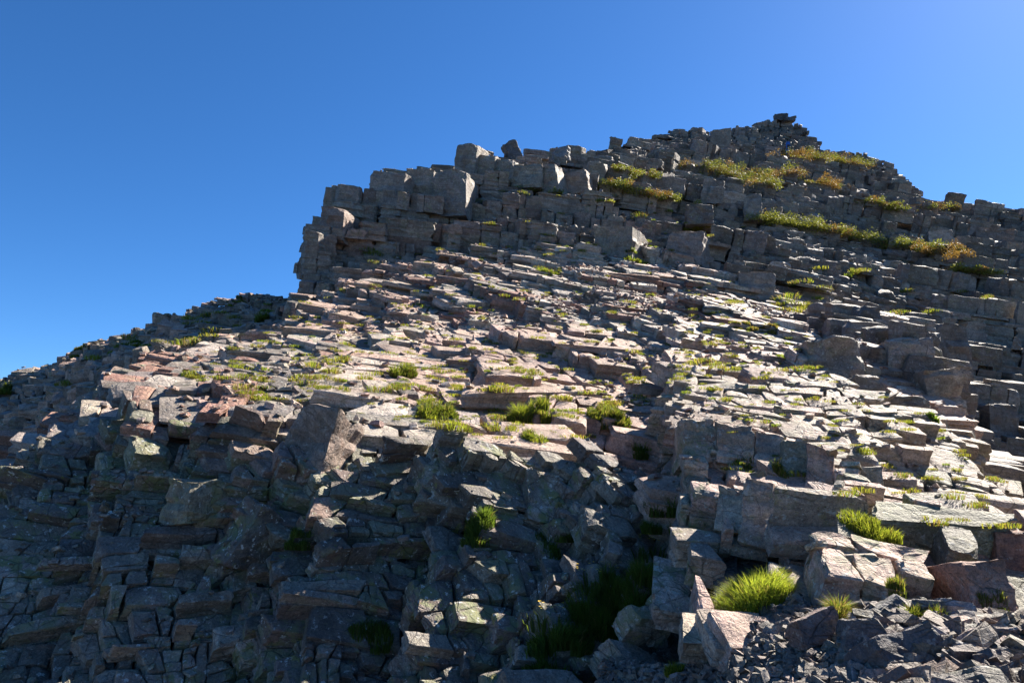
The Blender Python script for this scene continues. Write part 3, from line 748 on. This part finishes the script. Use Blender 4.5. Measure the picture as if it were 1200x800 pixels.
boulder(1030, 1076, 716, 738, .2, 16, -22, -18, (.12, .115, .115), 'dark wedge of rock tilted left on the scree edge', cy(1052, 738))
boulder(597, 614, 162, 180, 1.0, 20, 0, -24, (.12, .11, .11), 'dark pointed boulder on the buttress skyline', 48.5)
boulder(646, 664, 171, 184, 1.0, -30, 0, 4, (.18, .175, .175), 'pale cube-shaped boulder on the buttress skyline', 51)
boulder(908, 923, 131.5, 139, 1.3, -4, 0, 2, (.085, .075, .075), 'dark squared block perched on the very top of the summit', 81.2, .3)
boulder(919, 933, 136, 140.5, 1.2, 8, 0, -8, (.12, .11, .11), 'thin slab jutting right beside the summit block', 81.0, .4)
print('boulders', round(time.time() - T0, 1))

# unseen crag added just right of the frame to shade the foreground
oc = np.random.default_rng(8); OB = []
for i in range(46):
    x, y = oc.uniform(8.8, 13.5), oc.uniform(4.2, 8.6); zt = oc.uniform(2.0, 5.2) + .25 * (x - 9)
    if (x - .1) / y < .84: continue
    w_, d_, h_ = oc.uniform(.9, 1.8), oc.uniform(.9, 1.7), 7.5
    C = np.array([(sx * w_ / 2, sy * d_ / 2, zz) for zz in (-h_, 0) for sx, sy in ((-1, -1), (1, -1), (1, 1), (-1, 1))]) + oc.normal(size=(8, 3)) * .08
    OB.append(shape_blocks(C[None], np.eye(3), 7, .6, oc, .006)[0] + np.array((x, y, zt)))
og = bpy.data.objects.new('shade_outcrop', None); COL.objects.link(og); og.location = (11, 7.5, -2); tag(og, 'unseen tall crag added right of the foreground scree to shade it', kind='structure')
for V in OB:
    me, c0 = stone_mesh('block', V[None], 7, stone_cols(1, 1, oc), np.array([.3])); link('block', me, og, c0 - np.array(og.location))
# ------------------------------------------------------------------ grass, shrubs
def blades(n, r, h, rng, width=.012, lean=.5, c0=(.055, .085, .012), c1=(.16, .17, .03), dry=.15, dome=.5):
    a = rng.uniform(0, 6.283, n); rr = r * np.sqrt(rng.uniform(0, 1, n)); x = np.cos(a) * rr; y = np.sin(a) * rr
    hh = h * rng.uniform(.5, 1.1, n) * (1 - dome * (rr / r) ** 2)
    la = a + rng.normal(size=n) * .9; ll = hh * np.clip(rng.normal(lean, .25, n), 0, 1.3) * (.35 + .65 * rr / r)
    wa = rng.uniform(0, 6.283, n); wx = np.cos(wa) * width; wy = np.sin(wa) * width
    dx = np.cos(la) * ll; dy = np.sin(la) * ll
    z0 = np.full(n, -.03)
    V = np.stack([np.c_[x - wx, y - wy, z0], np.c_[x + wx, y + wy, z0], np.c_[x + dx * .35 - wx * .8, y + dy * .35 - wy * .8, hh * .62], np.c_[x + dx * .35 + wx * .8, y + dy * .35 + wy * .8, hh * .62], np.c_[x + dx, y + dy, hh * (1 - .25 * ll / np.maximum(hh, 1e-3))]], 1)
    T = np.array([(0, 1, 3), (0, 3, 2), (2, 3, 4)])[None] + (np.arange(n) * 5)[:, None, None]
    f = rng.uniform(0, 1, (n, 1)); c = np.array(c0) * (1 - f) + np.array(c1) * f
    d = rng.random(n) < dry; c[d] = np.array((.20, .15, .06)) * rng.uniform(.6, 1.2, (d.sum(), 1))
    return V.reshape(-1, 3), T.reshape(-1, 3), np.repeat(c, 5, 0)
gr = np.random.default_rng(21)
def blade_mesh(name, *a, **k):
    V, T, C = blades(*a, **k); return mesh_data(name, V, [T], M_GRASS, C)
TUFT = [blade_mesh('grass_tuft', int(gr.integers(90, 150)), gr.uniform(.12, .24), gr.uniform(.08, .15), gr, .006, .9, dry=gr.uniform(.05, .5), c0=(.08, .11, .016), c1=((.26, .28, .04), (.20, .25, .035), (.29, .26, .05))[_ % 3]) for _ in range(8)]
def inside(px, py, poly):
    c = False; j = len(poly) - 1
    for i in range(len(poly)):
        if (poly[i][1] > py) != (poly[j][1] > py) and px < (poly[j][0] - poly[i][0]) * (py - poly[i][1]) / (poly[j][1] - poly[i][1]) + poly[i][0]: c = not c
        j = i
    return c
def sow(poly, n, label, group, smin, smax, nz=.6, mask=0, ymin=0, bulk=None):
    xs = [p[0] for p in poly]; ys = [p[1] for p in poly]; k = 0; tries = 0
    while k < n and tries < n * 60:
        tries += 1
        px, py = gr.uniform(min(xs), max(xs)), gr.uniform(min(ys), max(ys))
        if not inside(px, py, poly): continue
        h, nm = hit_at(px, py)
        if h is None or abs(nm.z) < nz: continue
        if h.y < ymin: continue
        if mask and vnoise(np.array(h), .35, 88) < mask: continue
        if bulk is not None:
            me = TUFT[int(gr.integers(8))]; co = np.empty(len(me.vertices) * 3, np.float32); me.vertices.foreach_get('co', co)
            cl = np.empty(len(me.vertices) * 4, np.float32); me.attributes['col'].data.foreach_get('color', cl)
            tr_ = np.empty(len(me.loops), np.int32); me.loops.foreach_get('vertex_index', tr_)
            bulk.append((co.reshape(-1, 3) * gr.uniform(smin, smax) + np.array(h), tr_.reshape(-1, 3), cl.reshape(-1, 4)[:, :3])); k += 1; continue
        o = link('grass_tuft', TUFT[int(gr.integers(8))], None, h)
        s_ = gr.uniform(smin, smax); o.scale = (s_ * gr.uniform(.9, 1.5), s_ * gr.uniform(.9, 1.5), s_ * gr.uniform(.7, 1.1)); o.rotation_euler = (gr.normal() * .08, gr.normal() * .08, gr.uniform(0, 6.28))
        fx = (px - min(xs)) / (max(xs) - min(xs)); fy = (py - min(ys)) / (max(ys) - min(ys))
        where = ('at its left end', 'left of its middle', 'right of its middle', 'at its right end')[min(3, int(fx * 4))] + (', upper half', ', lower half')[int(fy > .5)]
        tag(o, label + ', ' + where, 'grass', group + ', ' + where); k += 1
SLOPE = [(220,430),(400,330),(560,290),(760,300),(860,330),(960,430),(780,470),(560,510),(380,480),(230,460)]
sow(SLOPE, 150, 'small grass tuft on the sunlit slabs', 'grass tufts on the slab slope', .6, 1.3)
sow([(430,430),(560,450),(740,470),(740,510),(640,520),(480,500)], 36, 'grass clump along the cliff-top ledge', 'grass clumps along the cliff edge', .5, 1.2, .5)
sow([(800,480),(960,430),(1180,560),(1190,640),(1000,620),(820,570)], 28, 'little tuft on the pale spur', 'grass tufts on the spur', .35, .75)
sow([(380,330),(440,250),(700,190),(880,230),(860,300),(700,270),(560,290)], 28, 'grass tuft on the upper buttress', 'grass tufts on the buttress', 1.2, 2.2, .5, ymin=30)
sow([(0,470),(120,405),(300,345),(345,360),(220,430)], 24, 'olive tuft on the left shoulder', 'grass tufts on the left shoulder', 1.2, 2.6, .45, ymin=26)
sow([(880,300),(1200,340),(1200,390),(1000,380),(900,360)], 22, 'grass tuft below the dark crag band', 'grass tufts below the crag band', 1.4, 2.6, .5, ymin=24)
bulk = []
sow(SLOPE, 420, '', '', .3, .9, bulk=bulk); sow([(700,300),(860,330),(1180,560),(1150,600),(960,520),(800,470)], 120, '', '', .25, .7, bulk=bulk); sow([(400,300),(700,215),(880,260),(860,300)], 60, '', '', .6, 1.3, .5, bulk=bulk)
o_ = 0; TT = []
for v, t, c in bulk: TT.append(t + o_); o_ += len(v)
tag(link('grass', mesh_data('grass', np.concatenate([b_[0] for b_ in bulk]), [np.concatenate(TT)], M_GRASS, np.concatenate([b_[2] for b_ in bulk]))), 'thin grass and moss growing in the joints of the slabs', 'grass', kind='stuff')
def tussock(px, py, rp, hp, n, label, dry=.15, c1=(.17, .19, .03), width=.45, lean=.6, c0=(.055, .085, .012), name='grass_tussock', clump=4, zs=1.0):
    """rp, hp: half width and height as seen from the camera, in picture units, turned into metres at the spot"""
    hit, nm = hit_at(px, py)
    hs = SCR.ray_cast(Vector((0, 0, 0)), ray_of(px, py), 60)[0]
    if hs is not None and hs.length < hit.length: hit = hs
    u = project(np.array(hit))[2] / F
    r, h, w_ = rp * u, hp * u, max(width * u, .0025)
    Vs, Ts, Cs = [], [], []
    for k in range(clump):
        f = 1.0 if clump == 1 else gr.uniform(.3, .6)
        ox, oy = (0, 0) if clump == 1 else (gr.uniform(-.65, .65) * r, gr.uniform(-.5, .5) * r)
        V, T, C = blades(n // clump, r * f, h * gr.uniform(.6, 1.1), gr, w_, lean, c0, c1, dry, .55)
        V[:, 0] += ox; V[:, 1] += oy; Ts.append(T + sum(len(v) for v in Vs)); Vs.append(V); Cs.append(C * gr.uniform(.8, 1.2))
    V = np.concatenate(Vs); B = V.reshape(-1, 5, 3)
    for i in range(len(B)):
        q = drop(hit.x + (B[i, 0, 0] + B[i, 1, 0]) / 2, hit.y + (B[i, 0, 1] + B[i, 1, 1]) / 2)[0]
        if q is not None: B[i, :, 2] += np.clip(q.z - hit.z, -.55 * r, .3 * r)
    return tag(link(name, mesh_data(name, V, [np.concatenate(Ts)], M_GRASS, np.concatenate(Cs)), None, hit), label, 'grass')
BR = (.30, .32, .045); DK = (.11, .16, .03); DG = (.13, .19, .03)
tussock(882, 708, 44, 42, 6500, 'big bright green grass tussock at the foot of the spur', .08, (.30, .33, .045), clump=1, lean=.75, c0=(.14, .19, .03))
tussock(992, 716, 24, 38, 1800, 'half dry grass tussock beside the scree edge', .45, clump=2, lean=.8)
tussock(1078, 710, 26, 20, 1000, 'low green grass tuft among stones above the scree', .15)
tussock(1012, 612, 34, 20, 2000, 'bright grass tuft in front of the split upright block', .05, BR)
tussock(790, 785, 11, 20, 500, 'small sunlit green tuft at the lower edge of the gully', .02, BR, clump=1)
tussock(1165, 708, 18, 14, 400, 'sparse weedy tuft by the brown slab at the right', .3)
tussock(1050, 690, 14, 16, 400, 'weedy tuft beside the low wall of brown blocks', .3)
tussock(514, 486, 26, 16, 1800, 'wide grass patch on the cliff-edge ledge left of centre', .15, clump=7)
tussock(622, 482, 24, 26, 2000, 'tall bright grass patch on the cliff-edge ledge at centre', .08, BR, clump=5)
tussock(712, 488, 26, 15, 1800, 'yellow-green grass patch right of the tall one on the cliff edge', .25, clump=7)
tussock(472, 440, 14, 18, 900, 'grass patch in a hollow above the cliff-edge ledge', .12)
tussock(625, 515, 16, 16, 900, 'grass hanging over the cliff edge below the tall patch', .1)
tussock(657, 438, 12, 8, 500, 'yellow-green tuft on a slab ledge above the centre patch', .2)
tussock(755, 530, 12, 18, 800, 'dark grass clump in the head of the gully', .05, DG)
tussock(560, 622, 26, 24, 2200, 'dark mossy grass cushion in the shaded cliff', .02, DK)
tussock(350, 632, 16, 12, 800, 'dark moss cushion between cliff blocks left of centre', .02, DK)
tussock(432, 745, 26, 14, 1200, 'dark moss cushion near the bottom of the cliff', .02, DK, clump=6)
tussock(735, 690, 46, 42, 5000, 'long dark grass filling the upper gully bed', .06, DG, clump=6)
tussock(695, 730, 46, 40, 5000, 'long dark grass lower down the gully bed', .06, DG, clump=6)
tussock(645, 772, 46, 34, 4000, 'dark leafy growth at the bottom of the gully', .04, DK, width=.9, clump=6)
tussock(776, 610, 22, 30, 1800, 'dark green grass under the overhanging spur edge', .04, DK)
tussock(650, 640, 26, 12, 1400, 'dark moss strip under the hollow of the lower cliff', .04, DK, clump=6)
tussock(872, 380, 14, 5, 700, 'brownish mossy patch on the upper right of the slab slope', .6)
tussock(898, 388, 16, 7, 900, 'brown mossy strip running down beside the pale slabs', .65)
tussock(740, 300, 20, 8, 1000, 'green grass at the foot of the upper blocks', .1)
tussock(640, 320, 22, 6, 900, 'green grass strip in the rubble below the buttress', .1)
tussock(98, 411, 16, 6, 900, 'sunlit grass cap on the left shoulder skyline', .2)
tussock(4, 456, 10, 12, 700, 'bushy grass clump on the skyline at the left edge', .1)
tussock(150, 404, 22, 5, 1200, 'dark grass strip along the shoulder crest', .05, DG, clump=7)
tussock(308, 376, 9, 12, 700, 'bright grass streak below the buttress foot on the shoulder', .05)
tussock(278, 354, 14, 5, 700, 'olive grass near the top of the left shoulder', .3)
tussock(872, 545, 14, 9, 500, 'grass in the shadowed slot behind the pale spur slabs', .15)
tussock(915, 556, 10, 18, 400, 'wispy upright grass beside the spur slabs', .3)
tussock(1095, 490, 8, 9, 300, 'dark green clump under the far edge of the spur', .05, DG)
def shrub_mat(path, width, hgt, label, browns=.25, dens=1.0, name='dwarf_shrub'):
    """a low spreading shrub along a ledge: path of picture points dropped on the rock"""
    pts = []
    for (x0, y0), (x1, y1) in zip(path[:-1], path[1:]):
        for t in np.linspace(0, 1, max(2, int(abs(x1 - x0) / 3)), endpoint=False):
            h, nm = hit_at(x0 + (x1 - x0) * t, y0 + (y1 - y0) * t)
            if h is not None: pts.append(np.array(h))
    pts = np.array(pts); md = np.median(pts[:, 1]); pts = pts[np.abs(pts[:, 1] - md) < 9]
    base = pts.mean(0)
    V = []; C = []; SV = []; SF = []
    for p in pts:
        for q in range(max(1, int(3 * dens))):
            cpos = p + gr.normal(size=3) * np.array((width * .45, width * .5, .03))
            r = width * gr.uniform(.28, .62); hh = hgt * gr.uniform(.5, 1.1)
            n = 110
            d = gr.normal(size=(n, 3)); d[:, 2] = np.abs(d[:, 2]); d /= np.linalg.norm(d, axis=1, keepdims=True)
            rad = gr.uniform(.45, 1.05, (n, 1))
            P = cpos + d * rad * np.array((r, r, hh))
            s1 = gr.normal(size=(n, 3)); s1 /= np.linalg.norm(s1, axis=1, keepdims=True); s2 = np.cross(d, s1); s2 /= np.linalg.norm(s2, axis=1, keepdims=True) + 1e-6
            L = gr.uniform(.04, .085, (n, 1)); w_ = L * .6
            V.append(np.stack([P - s1 * w_, P + (d * .6 + s2 * .5) * L, P + s1 * w_, P - (d * .3 + s2 * .5) * L], 1))
            brown = gr.random() < browns
            c = np.array((.25, .15, .045) if brown else (.20, .21, .035)) * gr.uniform(.7, 1.25)
            C.append(np.repeat((c * gr.uniform(.75, 1.25, (n, 1)))[:, None], 4, 1))
            if q == 0:
                k = len(SV); e = p - np.array((0, 0, .1)); f = cpos + np.array((0, 0, hh * .6))
                for o_ in ((-.02, 0, 0), (.02, .01, 0), (0, -.02, 0)): SV.append(e + o_)
                for o_ in ((-.01, 0, 0), (.01, .005, 0), (0, -.01, 0)): SV.append(f + o_)
                SF += [(k, k + 1, k + 4, k + 3), (k + 1, k + 2, k + 5, k + 4), (k + 2, k, k + 3, k + 5)]
    V = np.concatenate(V).reshape(-1, 3); C = np.concatenate(C).reshape(-1, 3)
    root = bpy.data.objects.new(name, None); COL.objects.link(root); root.location = base; tag(root, label, 'shrub')
    Fq = np.arange(len(V)).reshape(-1, 4)
    tag(link('foliage', mesh_data('foliage', V - base, [Fq], M_LEAF, C), root), kind='stuff')
    link('stems', mesh_data('stems', np.array(SV) - base, [np.array(SF)], M_WOOD), root)['kind'] = 'stuff'
M_WOOD = plain('shrub_wood', (.09, .06, .04))
shrub_mat([(706,217),(735,224),(765,232),(800,240)], 1.0, .6, 'long olive shrub mat slanting across the upper buttress ledge')
shrub_mat([(716,198),(745,205),(770,210)], .8, .5, 'short olive shrub mat above the long slanting one', .15)
shrub_mat([(806,196),(840,202),(875,212),(912,222)], 1.4, .9, 'thick green shrub mat under the summit crag')
shrub_mat([(895,204),(915,205),(938,209)], 1.2, .8, 'rounded brownish shrub right of the green mat under the summit', .6)
shrub_mat([(920,184),(950,187),(985,190),(1020,197)], 1.5, .8, 'shrub mat beside the hiker below the summit', .35)
shrub_mat([(953,214),(972,219),(992,226)], 1.1, .6, 'rusty brown shrub on a small ledge of the dark crag', .8)
shrub_mat([(884,258),(920,265),(960,272)], 1.2, .8, 'green end of the long shrub ledge above the crag band', .1)
shrub_mat([(962,272),(1000,280),(1040,290)], 1.2, .8, 'middle stretch of the long shrub ledge above the crag band', .25)
shrub_mat([(1042,290),(1070,293),(1098,296)], 1.2, .7, 'yellow-green stretch near the right end of the long shrub ledge', .2)
shrub_mat([(1092,296),(1115,298),(1134,303)], 1.0, .8, 'rust-coloured shrub at the right end of the long ledge', .75)
shrub_mat([(1088,246),(1105,247),(1120,249)], 1.0, .9, 'dark brownish shrub on the right skyline', .6)
shrub_mat([(1018,236),(1040,243),(1060,249)], 1.0, .5, 'small green shrub patch under the right shoulder of the crag', .1)
shrub_mat([(1118,316),(1150,320),(1165,325)], .9, .35, 'thin grassy shrub strip on the right shelf', .2)
print('plants', round(time.time() - T0, 1))
# yellow flowers in the gully
def flowers(px, py, n, r, label):
    hit, nm = hit_at(px, py); V, T, C = blades(n * 5, r, .3, gr, .012, .5, (.05, .07, .015), (.08, .11, .02), 0)
    root = bpy.data.objects.new('flowering_plant', None); COL.objects.link(root); root.location = hit; tag(root, label, 'flowers')
    link('leaves', mesh_data('leaves', V, [T], M_GRASS, C), root)
    for i in range(n):
        a = gr.uniform(0, 6.28); rr = r * math.sqrt(gr.random()); c = np.array((math.cos(a) * rr, math.sin(a) * rr, gr.uniform(.26, .36)))
        Pv = [c]; Ff = []
        for k in range(5):
            t = k * 1.2566
            Pv += [c + (math.cos(t - .4) * .014, math.sin(t - .4) * .014, .004), c + (math.cos(t) * .026, math.sin(t) * .026, .008), c + (math.cos(t + .4) * .014, math.sin(t + .4) * .014, .004)]
            Ff.append((0, 1 + 3 * k, 2 + 3 * k, 3 + 3 * k))
        Pv += [c + (.002, 0, 0), c + (-.002, 0, 0), c - (0, 0, .25)]
        link('blossom', mesh_data('blossom', np.array(Pv) , [np.array(Ff)], M_YEL), root)
M_YEL = plain('yellow_petals', (.75, .5, .03))
flowers(700, 690, 16, .3, 'yellow-flowered plant in the gully grass')
flowers(640, 738, 14, .3, 'yellow-flowered plant at the left of the gully bottom')
flowers(762, 655, 8, .25, 'yellow-flowered plant high in the gully by the spur wall')

# ------------------------------------------------------------------ hiker near the summit
def skin(name, pts, edges, rad, material, parent):
    me = bpy.data.meshes.new(name); me.from_pydata(pts, edges, [])
    o = link(name, me, parent); me.materials.append(material)
    md = o.modifiers.new('skin', 'SKIN'); md.use_smooth_shade = True
    for i, v in enumerate(me.skin_vertices[0].data): v.radius = (rad[i], rad[i]); v.use_root = (i == 0)
    o.modifiers.new('sub', 'SUBSURF').levels = 1
    return o
def hiker(px, py):
    hit, nm = hit_at(px, py)
    root = bpy.data.objects.new('person', None); COL.objects.link(root); root.location = hit; root.rotation_euler.z = R(-12)
    tag(root, 'hiker with a blue backpack climbing below the summit', 'person')
    sk = plain('skin', (.42, .26, .19)); bl = plain('blue_pack_fabric', (.02, .12, .42)); dk = plain('dark_jacket', (.03, .03, .045)); tr = plain('blue_trousers', (.03, .16, .40)); wh = plain('pale_cap', (.7, .66, .72)); bt = plain('boots', (.05, .035, .025))
    skin('body', [(0,0,.92),(0,.02,1.15),(0,.05,1.38),(0,.07,1.50),(0,.10,1.62),(0,.10,1.70),(-.10,0,.88),(-.12,.06,.48),(-.12,-.02,.06),(-.12,.10,.03),(.10,0,.88),(.12,.22,.55),(.12,.14,.16),(.12,.26,.13),(-.19,.05,1.38),(-.26,.04,1.12),(-.24,.22,.98),(.19,.05,1.38),(.27,.08,1.12),(.26,.28,1.05)],
         [(0,1),(1,2),(2,3),(3,4),(4,5),(0,6),(6,7),(7,8),(8,9),(0,10),(10,11),(11,12),(12,13),(2,14),(14,15),(15,16),(2,17),(17,18),(18,19)],
         [.13,.13,.14,.055,.085,.075,.085,.06,.045,.04,.085,.06,.045,.04,.06,.045,.035,.06,.045,.035], sk, root)
    skin('jacket', [(0,0,.94),(0,.02,1.15),(0,.05,1.40),(-.19,.05,1.39),(-.26,.04,1.12),(-.245,.18,1.0),(.19,.05,1.39),(.27,.08,1.12),(.265,.24,1.06)], [(0,1),(1,2),(2,3),(3,4),(4,5),(2,6),(6,7),(7,8)], [.155,.15,.155,.075,.06,.05,.075,.06,.05], dk, root)
    skin('trousers', [(0,0,.93),(-.10,0,.86),(-.12,.06,.48),(-.12,-.02,.12),(.10,0,.86),(.12,.22,.55),(.12,.14,.2)], [(0,1),(1,2),(2,3),(0,4),(4,5),(5,6)], [.15,.105,.08,.065,.105,.08,.065], tr, root)
    for sx, y0, z0 in ((-.12, 0, .05), (.12, .16, .14)):
        skin('boot', [(sx,y0-.03,z0+.06),(sx,y0,z0),(sx,y0+.12,z0-.01)], [(0,1),(1,2)], [.06,.055,.045], bt, root)
    def rbox(name, c, sz, m, parent):
        C = np.array([(x, y, z) for z in (-1, 1) for x, y in ((-1, -1), (1, -1), (1, 1), (-1, 1))]) * np.array(sz) / 2 + np.array(c)
        tv, tq, _ = TPL[4]; V = shape_blocks(C[None], np.eye(3), 4, .5, hr, .004)[0]
        return link(name, mesh_data(name, V, [tq], m), parent)
    pk = rbox('backpack', (0, -.24, 1.28), (.36, .26, .58), bl, root); rbox('lid', (0, -.24, 1.60), (.32, .26, .10), bl, pk); rbox('pocket', (0, -.40, 1.18), (.26, .08, .26), dk, pk)
    skin('cap', [(0,.09,1.70),(0,.09,1.755),(0,.20,1.72)], [(0,1),(0,2)], [.10,.06,.05], wh, root)
hiker(924, 186)
print('all', len(bpy.data.objects), round(time.time() - T0, 1))
